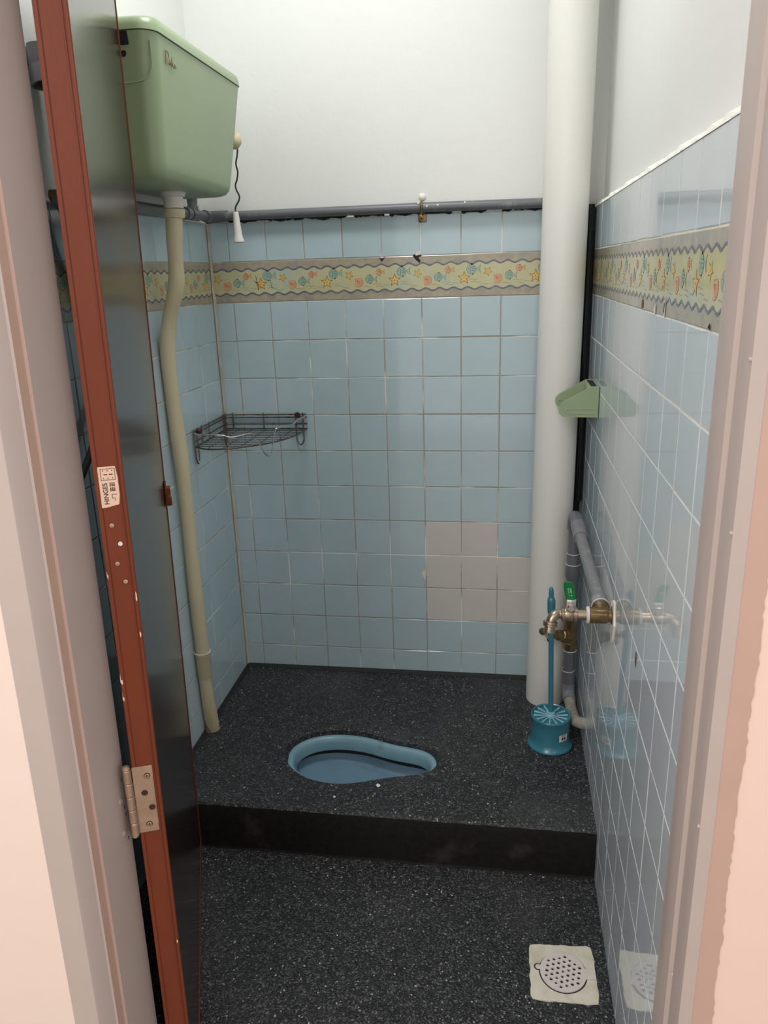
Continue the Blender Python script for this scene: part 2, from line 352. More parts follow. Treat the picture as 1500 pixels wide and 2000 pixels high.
# right wall (s = -y)
wr = Wall((XR, 0, 0), (0, -1, 0), (-1, 0, 0))
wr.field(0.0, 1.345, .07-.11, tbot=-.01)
wr.band(0.0, 1.345, 1.196, .2015)
wr.rect(0, 1.345, 0, ZTOP, -.0009, GW)
wr.rect(-.02, 1.345, ZTOP-.004, H, -.024, PL)
box(wr.bm, (XR+.0245, -1.459, 0), (XR+.14, .11, H), mi=PL)
nn = 60
for i in range(nn):   # mortar ledge on top of the tiles
    a = 1.345*i/nn; b = 1.345*(i+1)/nn
    h0 = ZTOP+.004+.004*math.sin(i*1.7)+.0015*math.sin(i*.6); h1 = ZTOP+.004+.004*math.sin((i+1)*1.7)+.0015*math.sin((i+1)*.6)
    quad(wr.bm, wr.p(a, ZTOP-.003, .0012), wr.p(b, ZTOP-.003, .0012), wr.p(b, h1, -.004), wr.p(a, h0, -.004), PE)
    quad(wr.bm, wr.p(a, h0, -.004), wr.p(b, h1, -.004), wr.p(b, h1+.010, -.024), wr.p(a, h0+.010, -.024), PE)
def chip(w, s, t, pts, mi): w.poly([(s+a, t+b) for a, b in pts], .001, mi)
chip(wr, 1.000, .745, [(-.004, .010), (.003, .012), (.006, 0), (.003, -.018), (-.002, -.014), (-.005, 0)], CH)
chip(wr, 1.003, .742, [(-.002, .004), (.002, .002), (.001, -.012), (-.002, -.010)], CW)
chip(wr, 1.021, 1.322, [(-.004, .016), (.002, .020), (.006, 0), (.004, -.011), (-.004, -.010), (-.008, 0)], CW)
chip(wr, 1.018, 1.322, [(-.003, .010), (.002, .008), (.002, -.006), (-.004, -.006)], CH)
chip(wr, .829, 1.321, [(-.008, .006), (.006, .008), (.008, -.006), (-.006, -.008)], CH)
chip(wr, .942, 1.317, [(-.008, 0), (.008, .010), (.012, -.004), (.002, -.006)], CW)
chip(wr, 1.281, 1.315, [(-.006, 0), (.002, .006), (.006, -.003)], DK)
chip(wr, 1.335, .90, [(-.002, .01), (.003, .012), (.004, -.010), (-.001, -.008)], DK)
chip(wr, 1.338, .56, [(-.003, .014), (.003, .016), (.004, -.014), (-.002, -.012)], DK)
wr.stroke([(.548, ZT-.001), (.552, ZT-.015), (.545, ZT-.028)], .0015, .0009, DK); wr.stroke([(.44, ZT-.001), (.442, ZT-.028)], .0012, .0009, DK)
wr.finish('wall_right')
# left wall (s = y, negative towards the door)
wl = Wall((XL, 0, 0), (0, 1, 0), (1, 0, 0))
wl.field(-1.345, 0.0, -.03, tbot=-.01)
wl.band(-1.345, 0.0, -.058, .19)
wl.rect(-1.345, 0, 0, ZTOP, -.0009, GR)
wl.rect(-1.345, .02, ZTOP-.004, H, -.012, PL)
box(wl.bm, (XL-.12, -1.345, 0), (XL-.0125, .11, H), mi=PL)
quad(wl.bm, wl.p(-1.345, ZTOP-.003, .001), wl.p(0, ZTOP-.003, .001), wl.p(0, ZTOP+.008, -.012), wl.p(-1.345, ZTOP+.008, -.012), PE)
for k in range(14):
    z0 = PLAT+k*.1; wl.poly([(-.006-random.uniform(0, .003), z0), (.001, z0), (.001, z0+.1), (-.006, z0+.1)], .0022, BG)
wl.finish('wall_left')
# ceiling, floor
bm = B(); box(bm, (XL-.12, YF, H), (XR+.14, .11, H+.1)); obj('ceiling', bm, m_plaster, kind='structure', smooth=0)
bm = B(); box(bm, (XL-.12, -1.46, -.12), (XR+.14, .11, 0)); obj('floor', bm, m_floor, kind='structure', smooth=0)
m_hallfloor = mat('hall_floor_tile', (150, 138, 126), .4, var=.04, vscale=3)
bm = B(); box(bm, (-2.4, -4.6, -.12), (3.2, -1.46, -.005)); obj('floor', bm, m_hallfloor, kind='structure', smooth=0)
# front wall round the doorway
DT = 2.04
def lean(z): return .020*(z-.9)
bm = B()
N_ = 160; rnd = [.0014*math.sin(_*.31)+.0010*math.sin(_*.83)+random.uniform(-.0009, .0009) for _ in range(N_+1)]
def xl(z, i=0, off=0): return .2035+lean(z)+off
L0, L1 = [], []
for i in range(N_+1):
    z = DT*i/N_
    L0.append(Vector((xl(z)+rnd[i]*.8, -1.4605, z))); L1.append(Vector((-2.4, -1.4605, z)))
for i in range(N_):
    fc = bm.faces.new([bm.verts.new(p) for p in (L1[i], L0[i], L0[i+1], L1[i+1])]); fc.material_index = 0
    quad(bm, L0[i], L0[i]+Vector((.003, .006, 0)), L0[i+1]+Vector((.003, .006, 0)), L0[i+1], 0)
box(bm, (-2.4, -1.4600, 0), (.17, YF-.0005, DT), mi=0)
box(bm, (-2.4, -1.4600, DT+.035), (3.2, YF-.0005, H+.1), mi=0)
quad(bm, (-2.4, -1.4605, DT), (1.03, -1.4605, DT), (1.03, -1.4605, H+.1), (-2.4, -1.4605, H+.1), 0)
# inner faces (white)
quad(bm, (XL-.02, YF, 0), (.19, YF, 0), (.19, YF, DT), (XL-.02, YF, DT), 2)
quad(bm, (XL-.02, YF, DT+.02), (XR+.03, YF, DT+.02), (XR+.03, YF, H), (XL-.02, YF, H), 2)
# right part
box(bm, (1.06, -1.4600, 0), (3.2, YF-.0005, DT+.04), mi=1)
quad(bm, (1.03, -1.4605, 0), (3.2, -1.4605, 0), (3.2, -1.4605, H+.1), (1.03, -1.4605, H+.1), 1)
obj('wall_front', bm, [m_hall, m_hall_r, m_plaster], kind='structure', smooth=0)
# door frame profiles (x, y)
def extr(bm, prof, z0, z1, ln, mi=0, n=1):
    rings = [[Vector((x+(lean(z0+(z1-z0)*k/n) if ln else 0), y, z0+(z1-z0)*k/n)) for x, y in prof] for k in range(n+1)]
    loft(bm, rings, True, True, mi)
bm = B()
extr(bm, [(.2465, -1.343), (.2458, -1.368), (.2432, -1.418), (.2405, -1.4205), (.2397, -1.4355), (.2375, -1.4375), (.2285, -1.4585), (.2262, -1.4615), (.204, -1.4635), (.185, -1.4600), (.15, -1.455), (.15, -1.343)], 0, DT, True)
for z, x in ((.669, -1.353), (.615, -1.355)):   # filled screw heads beside the hinge
    xx = .2465+lean(z); lathe(bm, (xx-.0015, x-.006, z), (1, 0, 0), [(.0042, 0), (.0042, .0022), (.0034, .0026), (.0001, .0020)], 14)
for z, y in ((.655, -1.352), (.640, -1.350), (.600, -1.352), (.70, -1.351)):
    xx = .2458+lean(z); box(bm, (xx-.003, y-.0008, z-.003), (xx+.0006, y+.0008, z+.003), mi=1)
for fc in bm.faces:
    c = fc.calc_center_median(); cx = c.x-lean(c.z)
    if -1.4350 < c.y < -1.4185 and .2380 < cx < .2430: fc.material_index = 2
obj('trim_1', bm, [m_frame, m_dark, m_frame_b], kind='structure', smooth=20)
bm = B()
extr(bm, [(1.0045, -1.343), (1.0040, -1.362), (1.0005, -1.367), (.9990, -1.378), (.9983, -1.392), (.9985, -1.405), (1.0000, -1.416), (1.0030, -1.4185), (1.0048, -1.4200), (1.0038, -1.4240), (1.0040, -1.457), (1.0052, -1.4625), (1.0197, -1.4635), (1.0222, -1.4610), (1.07, -1.457), (1.07, -1.343)], 0, DT, False)
n = 260; rows = []
for i in range(n+1):
    z = DT*i/n; xe = 1.0425-.004*max(0, (0.5-z))+.0010*math.sin(i*.11)+.0008*math.sin(i*.41)+random.uniform(-.0013, .0013)
    rows.append([Vector((1.0195, -1.4627, z)), Vector((xe, -1.4627, z)), Vector((xe+.0006, -1.4600, z))])
R_ = [[bm.verts.new(p) for p in rw] for rw in rows]
for a, b in zip(R_[:-1], R_[1:]):
    for k in range(2): bm.faces.new((a[k], a[k+1], b[k+1], b[k])).material_index = 1
for z, x, y in ((.78, 1.0046, -1.4605), (1.30, 1.0046, -1.4605), (.52, 1.0040, -1.4215), (1.13, 1.0046, -1.4605)):   # paint drips
    lathe(bm, (x, y, z), (-.3, -1, 0), [(.0022, -.002), (.0020, .0008), (.0008, .0018)], 10)
obj('trim_2', bm, [m_frame, m_frame_b], kind='structure', smooth=20)
bm = B(); box(bm, (.15, -1.4635, DT), (1.07, -1.343, DT+.04), bev=.002); obj('trim_3', bm, m_frame, kind='structure', smooth=20)
# ------------------------------------------------------------------ raised platform with the hole for the pan
pan_top = [(.209, -.472), (.205, -.445), (.212, -.412), (.235, -.380), (.268, -.358), (.310, -.345), (.350, -.342), (.392, -.346), (.430, -.355), (.466, -.368), (.500, -.378), (.540, -.386), (.575, -.396), (.600, -.414), (.614, -.440), (.617, -.468), (.606, -.496), (.580, -.516), (.545, -.527), (.505, -.538), (.465, -.552), (.425, -.567), (.385, -.577), (.345, -.578), (.300, -.568), (.262, -.548), (.232, -.522), (.215, -.497)]
def smooth2(pts, n=4):
    m = len(pts); out = []
    for i in range(m):
        a, b, c, d = [Vector(pts[(i+k) % m]) for k in (-1, 0, 1, 2)]
        for k in range(n):
            t = k/n; out.append(.5*((2*b)+(c-a)*t+(2*a-5*b+4*c-d)*t*t+(3*b-a-3*c+d)*t**3))
    return out
PT = smooth2(pan_top); PC = Vector((.40, -.46))
def off(pts, d):
    m = len(pts); out = []
    for i in range(m):
        t = (pts[(i+1) % m]-pts[i-1]).normalized(); nrm = Vector((t.y, -t.x))
        if nrm.dot(pts[i]-PC) < 0: nrm = -nrm
        out.append(pts[i]+nrm*d)
    return out
def ring(pts, z): return [Vector((p.x, p.y, z(p) if callable(z) else z)) for p in pts]
m_ = len(PT)
bm = B()
nz = lambda s, t: .0012*math.sin(s*31+t*17)
o_in = ring(off(PT, .0), PLAT-.019); o_mid = ring(off(PT, .002), PLAT-.006); o_out = ring(off(PT, .008), PLAT)
cor = [(XL, -.001), (XL, YS+.014), (XR, YS+.014), (XR, -.001)]
verts_out = [bm.verts.new(p) for p in o_out]; rect_v = []
def edge_pts(a, b, n): return [Vector(a)+(Vector(b)-Vector(a))*k/n for k in range(n)]
loop = edge_pts(cor[0], cor[1], 8)+edge_pts(cor[1], cor[2], 16)+edge_pts(cor[2], cor[3], 8)+edge_pts(cor[3], cor[0], 16)
rv = [bm.verts.new((p.x, p.y, PLAT)) for p in loop]
es = [bm.edges.new((verts_out[i], verts_out[(i+1) % m_])) for i in range(m_)]+[bm.edges.new((rv[i], rv[(i+1) % len(rv)])) for i in range(len(rv))]
bmesh.ops.triangle_fill(bm, use_beauty=True, use_dissolve=False, edges=es)
vm = [bm.verts.new(p) for p in o_mid]; vi = [bm.verts.new(p) for p in o_in]; vb = [bm.verts.new((p.x, p.y, 0.01)) for p in ring(off(PT, .03), 0)]
for A_, B_ in ((verts_out, vm), (vm, vi)):
    for i in range(m_): bm.faces.new((A_[i], A_[(i+1) % m_], B_[(i+1) % m_], B_[i])).material_index = 0
# rounded nosing and front face, slightly uneven
fr = []
for (dy, z) in ((.014, PLAT), (.0075, PLAT-.0015), (.003, PLAT-.006), (0, PLAT-.015), (-.002, PLAT*.5), (0.0, 0.004), (-.006, -.002)):
    fr.append([Vector((XL+(XR-XL)*k/30, YS+dy+(nz(k*.3, z) if dy < .014 else 0), z)) for k in range(31)])
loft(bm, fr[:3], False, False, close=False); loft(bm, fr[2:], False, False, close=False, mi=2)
# small fillet against the walls
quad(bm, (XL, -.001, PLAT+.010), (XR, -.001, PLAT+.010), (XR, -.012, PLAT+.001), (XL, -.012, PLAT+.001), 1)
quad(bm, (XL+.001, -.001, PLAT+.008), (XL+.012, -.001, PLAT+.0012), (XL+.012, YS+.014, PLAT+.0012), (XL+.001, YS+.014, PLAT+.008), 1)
m_filet = mat('dark_fillet', (26, 26, 28), .7, var=.3, vscale=80, bump=.6, bscale=150)  # fillet strips coloured darker than the platform top
m_riser = mat('blacker_riser', (25, 23, 23), .75, spec=.25, var=.35, vscale=60, col2=(58, 52, 48), c2scale=9, c2lo=.58, c2hi=.8, bump=.8, bscale=220)  # front face coloured blacker than the platform top
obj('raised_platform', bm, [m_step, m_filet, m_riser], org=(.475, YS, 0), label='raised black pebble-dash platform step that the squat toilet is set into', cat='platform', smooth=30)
# ------------------------------------------------------------------ squat pan
t = thing('squat_toilet', 'pale blue ceramic squat toilet pan sunk into the black platform', 'toilet', (.40, -.46, .0))
bm = B()
rings = [ring(off(PT, .003), PLAT-.020), ring(off(PT, -.001), PLAT-.0185), ring(off(PT, -.010), PLAT-.0195), ring(off(PT, -.0145), PLAT-.0235), ring(off(PT, -.017), PLAT-.034), ring(off(PT, -.021), PLAT-.052), ring(off(PT, -.0205), PLAT-.0555), ring(off(PT, -.014), PLAT-.0575), ring(off(PT, -.004), PLAT-.0655)]
loft(bm, rings, False, False); obj('rim', bm, m_pan, t, smooth=50)
bm = B()
def bowl(sc, z, zr=0):
    return [Vector((PC.x-.02*(1-sc)+(p.x-PC.x)*sc, PC.y+(p.y-PC.y)*sc, z)) for p in off(PT, -.016)]
bl = lambda sc, z, k: [Vector((p.x, p.y, z-k*.035*(p.x-.22))) for p in bowl(sc, z)]
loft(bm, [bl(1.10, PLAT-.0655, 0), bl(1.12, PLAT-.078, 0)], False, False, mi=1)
loft(bm, [bl(1.12, PLAT-.078, 0), bl(1.07, PLAT-.086, .5), bl(.98, PLAT-.0905, .9), bl(.85, PLAT-.0925, 1), bl(.6, PLAT-.094, 1), bl(.3, PLAT-.0945, 1), bl(.06, PLAT-.0947, 1)], False, True)
m_gap_shade = mat('painted_undercut_shade', (38, 34, 30), .8)  # shade of the undercut gap painted as a dark ring below the rim
obj('bowl', bm, [m_bowl, m_gap_shade], t, smooth=60)
# ------------------------------------------------------------------ cistern
t = thing('high_level_cistern', 'sage green plastic high-level toilet cistern on the left wall', 'cistern', (-.06, -.43, 1.575))
CY = -.43
bm = B()
def cring(z, ins=0):
    k = (z-1.575)/(1.829-1.575); hy = .206+(.2535-.206)*k; dyf = .014-.0*k; xf = .097+.030*k
    return rrect(-.0585, xf-ins, CY-hy+ins, CY+hy+.016-ins, (.034-ins*.2, .034-ins*.2, .006, .006), z, 7)
rs = [cring(1.5755, .030), cring(1.5762, .018), cring(1.580, .008), cring(1.588, .002), cring(1.600, 0)]+[cring(1.60+.02*k) for k in range(1, 12)]+[cring(1.8278)]
loft(bm, rs); obj('tank', bm, m_green, t, smooth=40)
bm = B()
def arch(y): return 1-min(1, abs((y-CY)/.30))**2
def lring(fr, ins, add=0):
    return rrect(-.0585, .130-ins, CY-.2565+ins, CY+.2565+.014-ins, (.036, .036, .006, .006), lambda X, Y: 1.829+(.019+.019*arch(Y))*fr+add*(1-.3*abs(Y-CY)/.25), 7)
loft(bm, [lring(0, 0), lring(.35, .0005), lring(.75, .003), lring(.93, .009), lring(1.0, .020), lring(1.0, .05, .006)]); obj('lid', bm, m_green, t, smooth=50)
bm = B(); loft(bm, [lring(0, .0038, -.0025), lring(0, .0038, .001)], False, False); obj('lid_seam', bm, m_dark, t)
def side(x, z, o=0):   # point on the side that faces the door
    k = (z-1.575)/(1.829-1.575); return Vector((x, CY-(.206+.0475*k)-o, z))
bm = B()
pp = [side(-.04, 1.746), side(.02, 1.745), side(.075, 1.745), side(.095, 1.748), side(.107, 1.757), side(.1135, 1.770), side(.1155, 1.785), side(.1175, 1.812)]
pp2 = []
for p in spline(pp, 5):
    kx = max(0, p.x-.088)/.034; pp2.append(Vector((p.x, p.y+.012*min(1, kx)**2.2, p.z)))
tube(bm, pp2, .0016, 8); obj('side_panel', bm, m_green, t)
bm = B(); a = side(.058, 1.806); box(bm, (.044, a.y-.004, 1.8055), (.0795, a.y+.02, 1.8345), bev=.001); obj('handle_slot', bm, m_dark, t, label='black square handle opening')
bm = B(); a = side(.0645, 1.793); lathe(bm, (a.x, a.y-.0008, a.z), (0, 1, 0), [(.0062, 0), (.0062, .004)], 20); obj('inlet_hole', bm, m_dark, t)
bm = B()
def scr(pts): tube(bm, [Vector((.1262-.0008*0+.118*(z-1.80)*1.0, y, z)) for y, z in pts], .0008, 6)
scr([(-.622, 1.806), (-.622, 1.783)]); scr([(-.622, 1.806), (-.612, 1.804), (-.609, 1.797), (-.615, 1.792), (-.621, 1.791)])
scr([(-.604, 1.794), (-.608, 1.788), (-.603, 1.785), (-.600, 1.792), (-.598, 1.785)]); scr([(-.594, 1.800), (-.594, 1.785), (-.588, 1.792), (-.592, 1.790), (-.586, 1.784)])
scr([(-.582, 1.791), (-.580, 1.784), (-.576, 1.790), (-.573, 1.784)]); obj('embossed_mark', bm, m_star_line, t)
# outlet
bm = B(); ax = (.0165, -.40, 0)
lathe(bm, (ax[0], ax[1], 1.5765), (0, 0, -1), [(.030, 0), (.030, .004), (.0275, .007), (.0275, .010), (.0225, .0115), (.0225, .033), (.021, .0355)], 28); obj('outlet_nut', bm, m_white_pl, t)
# lever, cord, handle
bm = B(); lathe(bm, (.099, CY+.206+.0475*.5+.016, 1.712), (.15, 1, 0), [(.010, -.01), (.019, .002), (.021, .010), (.017, .018), (.008, .022)], 24); obj('lever_knob', bm, m_cream_pl, t)
bm = B(); tube(bm, spline([(.108, -.172, 1.706), (.104, -.170, 1.68), (.0985, -.170, 1.659), (.1015, -.170, 1.64), (.098, -.170, 1.622), (.0925, -.170, 1.609), (.0945, -.170, 1.596), (.1005, -.170, 1.583), (.0985, -.170, 1.572), (.088, -.170, 1.556), (.0870, -.170, 1.540)], 5), .0022, 8); obj('pull_cord', bm, m_black, t)
bm = B(); lathe(bm, (.0868, -.170, 1.545), (.035, 0, -1), [(.0055, 0), (.0072, .002), (.0085, .020), (.0108, .055), (.0118, .064), (.0142, .070), (.0142, .074), (.012, .076)], 28); obj('pull_handle', bm, m_white_pl, t)
# ------------------------------------------------------------------ flush pipe
t = thing('flush_pipe', 'aged cream plastic flush pipe bending down the left wall to the platform', 'pipe', (-.041, -.38, PLAT))
bm = B()
path = spline([(.0165, -.40, 1.5400), (.012, -.40, 1.50), (.008, -.40, 1.455), (.0065, -.40, 1.42), (.004, -.40, 1.385), (-.004, -.40, 1.350), (-.017, -.40, 1.315), (-.029, -.40, 1.275), (-.037, -.40, 1.235), (-.0405, -.40, 1.18), (-.0405, -.40, 1.12), (-.0385, -.40, 1.03), (-.036, -.40, .95), (-.035, -.40, .85), (-.037, -.40, .70), (-.038, -.40, .55), (-.038, -.40, .42), (-.040, -.398, .30), (-.040, -.393, .22), (-.040, -.385, .16), (-.0400, -.380, PLAT-.004)], 5)
tube(bm, path, [.0185+.0010*math.sin(i*.35) for i in range(len(path))], 20); obj('pipe', bm, m_cream_pl, t, smooth=60)
bm = B(); lathe(bm, (.0163, -.40, 1.5405), (-.06, 0, -1), [(.0215, 0), (.0245, .002), (.0245, .017), (.0225, .020), (.019, .021)], 26); obj('coupling_nut', bm, m_cream_pl, t)
bm = B(); lathe(bm, (-.0385, -.399, .390), (0, .02, -1), [(.0215, 0), (.0222, .002), (.0215, .006), (.0205, .008), (.0202, .075), (.0190, .078)], 24); obj('sleeve', bm, m_cream_pl, t)
bm = B(); tube(bm, [(-.0385+.0225*math.cos(a*PI/12), -.3995+.0225*math.sin(a*PI/12), .392) for a in range(25)], .0013, 6); obj('sealant_ring', bm, m_white_pl, t)
bm = B(); lathe(bm, (-.050, -.392, PLAT), (.1, 0, 1), [(.012, 0), (.010, .02), (.008, .035), (.003, .045)], 10); obj('broken_foot', bm, m_chip, t, label='dark rusty broken edge at the foot')
# ------------------------------------------------------------------ grey supply pipe round the top of the tiles
t = thing('water_pipe', 'long grey plastic water pipe along the top edge of the back wall tiles', 'pipe', (-.04, -.02, 1.546))
bm = B(); tube(bm, [(-.036, -.020, 1.546), (.3, -.020, 1.546), (.6, -.020, 1.546), (.99, -.020, 1.543)], .0125, 18); obj('pipe', bm, m_grey_pvc, t)
bm = B(); tube(bm, [(-.040, -.035, 1.546), (-.040, -.60, 1.540), (-.040, -.80, 1.528)], .0125, 18); obj('pipe', bm, m_grey_pvc, t)
bm = B(); tube(bm, spline([(-.040, -.060, 1.546), (-.040, -.036, 1.546), (-.034, -.023, 1.546), (-.020, -.020, 1.546), (.012, -.020, 1.546)], 5), .0155, 20); obj('elbow', bm, m_grey_pvc, t)
for y0, y1 in ((-.115, -.165), (-.175, -.20)):
    bm = B(); cyl(bm, (-.040, y0, 1.5455), (-.040, y1, 1.5452), .0158, seg=20)
    if y0 == -.115: lathe(bm, (-.040, -.140, 1.546), (0, 0, 1), [(.0150, 0), (.0150, .020), (.0125, .022), (.0145, .038)], 18)
    obj('tee_joint' if y0 == -.115 else 'socket', bm, m_grey_pvc, t)
bm = B(); lathe(bm, (.56, -.034, 1.548), (0, 1, 0), [(.001, 0), (.001, .001)], 8)
bm.free(); bm = B(); tube(bm, [(.556, -.0345+.0145*(1-math.cos(a)), 1.546+.0145*math.sin(a)) for a in [(-90+k*15)*PI/180 for k in range(13)]], .0035, 8)
box(bm, (.545, -.006, 1.510), (.567, -.002, 1.534), bev=.0015); lathe(bm, (.556, -.006, 1.520), (0, -1, 0), [(.004, 0), (.004, .002), (.002, .003)], 12)
obj('pipe_clip', bm, m_brass, t, label='rusty metal saddle clip')
for x_, z_, q in ((.556, 1.572, 1), (.571, 1.548, 0), (.600, 1.550, 0), (.672, 1.553, 0), (.548, 1.556, 0)):
    bm = B()
    if q: lathe(bm, (x_, -.006, z_), (0, -1, -.2), [(.011, -.004), (.008, .005), (.003, .008)], 9)
    else: lathe(bm, (x_, -.0315, z_), (0, -1, 0), [(.0030, -.002), (.0026, .0008), (.001, .0014)], 10)
    obj('paint_blob', bm, m_plaster_edge, t)
# left stop valve and hose (seen between the jamb and the door)
t = thing('stop_valve', 'small aged brass stop valve on the left wall behind the door', 'valve', (-.04, -.80, 1.54))
bm = B(); cyl(bm, (-.058, -.790, 1.541), (-.020, -.790, 1.540), .0105); lathe(bm, (-.04, -.790, 1.541), (0, 1, 0), [(.008, 0), (.009, .01), (.0115, .012), (.0115, .022), (.007, .024)], 16); lathe(bm, (-.04, -.79, 1.535), (0, 0, -1), [(.010, 0), (.010, .018)], 16)
obj('valve_body', bm, m_brass, t)
bm = B(); lathe(bm, (-.020, -.790, 1.540), (1, 0, 0), [(.005, 0), (.005, .006), (.013, .007), (.013, .012), (.010, .014)], 8); obj('valve_knob', bm, m_brass, t)
bm = B(); tube(bm, spline([(-.040, -.790, 1.515), (-.040, -.770, 1.45), (-.036, -.72, 1.33), (-.036, -.70, 1.24), (-.038, -.72, 1.16), (-.040, -.778, 1.098), (-.040, -.824, 1.050), (-.040, -.90, 1.0), (-.040, -1.0, .99), (-.040, -1.08, 1.04), (-.042, -1.12, 1.12)], 6), .0075, 12)
obj('spray_hose', bm, m_grey_pvc, org=(-.04, -1.0, .99), label='grey flexible spray hose looping on the left wall behind the door', cat='hose')
t = thing('vent_pipe_stub', 'short grey plastic pipe elbow high on the left wall beside the jamb', 'pipe', (-.045, -.775, 1.76))
bm = B(); cyl(bm, (-.040, -.772, 1.790), (-.040, -.772, 1.752), .029, seg=28); lathe(bm, (-.040, -.772, 1.756), (.15, -.05, -1), [(.027, -.004), (.030, 0), (.031, .026), (.033, .030), (.029, .030), (.025, .0)], 28, cap1=True); cyl(bm, (-.0715, -.772, 1.775), (-.045, -.772, 1.775), .016)
obj('elbow', bm, m_ltgrey_pvc, t)
bm = B(); box(bm, (-.073, -.815, 1.590), (-.066, -.806, 1.604), bev=.001); obj('wall_clip', bm, m_dark, org=(-.07, -.81, 1.597), label='tiny black clip on the white plaster of the left wall', cat='clip')
# ------------------------------------------------------------------ soil pipe column and the pipes beside it
bm = B()
lathe(bm, (.9175, -.116, PLAT+.0003), (.0065, 0, 1), [(.0545, 0), (.0555, .01), (.0562, .6), (.0568, 1.4), (.0572, H-PLAT-.001)], 48)
obj('soil_pipe', bm, m_col, org=(.9175, -.116, PLAT), label='thick off-white painted soil pipe standing in the right back corner', cat='pipe', smooth=60)
bm = B(); tube(bm, [(.9930, -.030, .70), (.9955, -.030, 1.1), (.9970, -.030, 1.535)], .0105, 12); tube(bm, [(1.0010, -.052, .74), (1.0020, -.052, 1.1), (1.0025, -.052, 1.525)], .0065, 10)
obj('black_conduit', bm, m_black, org=(.995, -.03, .70), label='thin black conduit running up between the soil pipe and right wall', cat='conduit')
t = thing('supply_pipe', 'grey plastic supply pipe assembly running down the right back corner', 'pipe', (.980, -.18, .20))
bm = B(); tube(bm, [(.9765, -.185, .735), (.9790, -.185, .43)], .0138, 18); obj('pipe', bm, m_grey_pvc, t)
bm = B(); tube(bm, [(.9800, -.185, .335), (.9800, -.185, .21)], .0138, 18); obj('pipe', bm, m_grey_pvc, t)
bm = B(); tube(bm, spline([(.9755, -.185, .700), (.9755, -.188, .724), (.977, -.197, .737), (.978, -.225, .738), (.9795, -.262, .730)], 5), .0170, 20); obj('elbow', bm, m_grey_pvc, t)
bm = B(); tube(bm, [(.9795, -.245, .732), (.981, -.325, .722)], .0185, 20); obj('socket', bm, m_ltgrey_pvc, t)
bm = B(); tube(bm, [(.980, -.29, .726), (.984, -.50, .714), (.988, -.70, .706)], .0140, 20); obj('pipe', bm, m_ltgrey_pvc, t, label='lighter grey pipe towards the tap')
bm = B(); tube(bm, [(.9872, -.670, .7075), (.988, -.708, .7055)], .0172, 20); obj('socket', bm, m_ltgrey_pvc, t)
bm = B(); lathe(bm, (.9775, -.185, .628), (0, 0, -1), [(.0138, 0), (.0165, .001), (.0168, .030), (.0195, .032), (.0195, .068), (.0175, .072), (.0165, .078), (.014, .078)], 22); obj('reducer', bm, m_grey_pvc, t)
for z_ in (.628, .597, .268):
    bm = B(); rr = {.628: .0168, .597: .0197, .268: .0178}[z_]; tube(bm, [(.9778+rr*math.cos(a*PI/10), -.185+rr*math.sin(a*PI/10), z_) for a in range(21)], .0009, 6); obj('white_sealant_ring', bm, m_white_pl, t)
bm = B(); lathe(bm, (.9800, -.185, .268), (0, 0, -1), [(.0138, -.001), (.0176, 0), (.0176, .045)], 22); obj('socket', bm, m_grey_pvc, t)
bm = B(); tube(bm, spline([(.980, -.185, .225), (.980, -.187, .205), (.981, -.198, .192), (.982, -.222, .188)], 5), .0180, 22); obj('elbow', bm, m_ltgrey_pvc, t)
bm = B(); tube(bm, spline([(.982, -.215, .188), (.983, -.26, .187), (.985, -.300, .190), (.989, -.335, .196), (1.000, -.352, .200), (1.018, -.358, .203)], 6), .0155, 20); obj('pipe', bm, m_stained_pvc, t, label='mortar-stained outlet into the right wall')
t = thing('angle_valve', 'brass angle stop valve on the vertical grey pipe behind the tap', 'valve', (.979, -.185, .33))
bm = B(); lathe(bm, (.9795, -.185, .338), (0, 0, 1), [(.0150, 0), (.0200, .001), (.0205, .018), (.0185, .022), (.0185, .070), (.0200, .075), (.0200, .098), (.0150, .100)], 8); lathe(bm, (.975, -.190, .375), (-1, -.45, .38), [(.018, 0), (.0175, .022), (.0155, .024), (.0155, .038), (.0125, .040), (.0125, .050), (.006, .052), (.006, .066)], 10)
obj('valve_body', bm, m_brass, t, smooth=25)
bm = B(); tube(bm, [(.9795+.0190*math.cos(a*PI/10), -.185+.0190*math.sin(a*PI/10), .333) for a in range(21)], .0013, 6); obj('thread_tape', bm, m_white_pl, t)
bm = B(); hp = Vector((.916, -.217, .402)); tube(bm, [hp+Vector((.004, 0, .012)), hp+Vector((-.006, -.002, -.012))], .0040, 10); lathe(bm, hp+Vector((-.016, -.002, .002)), (-.6, -1, .1), [(.004, -.003), (.0105, -.001), (.0105, .003), (.004, .005)], 16); lathe(bm, hp+Vector((.004, -.008, -.020)), (-.6, -1, .1), [(.003, -.003), (.008, -.001), (.008, .003), (.003, .005)], 16); tube(bm, [hp+Vector((-.016, -.002, .002)), hp+Vector((.004, -.008, -.020))], .0035, 8)
obj('wing_handle', bm, m_nickel, t)
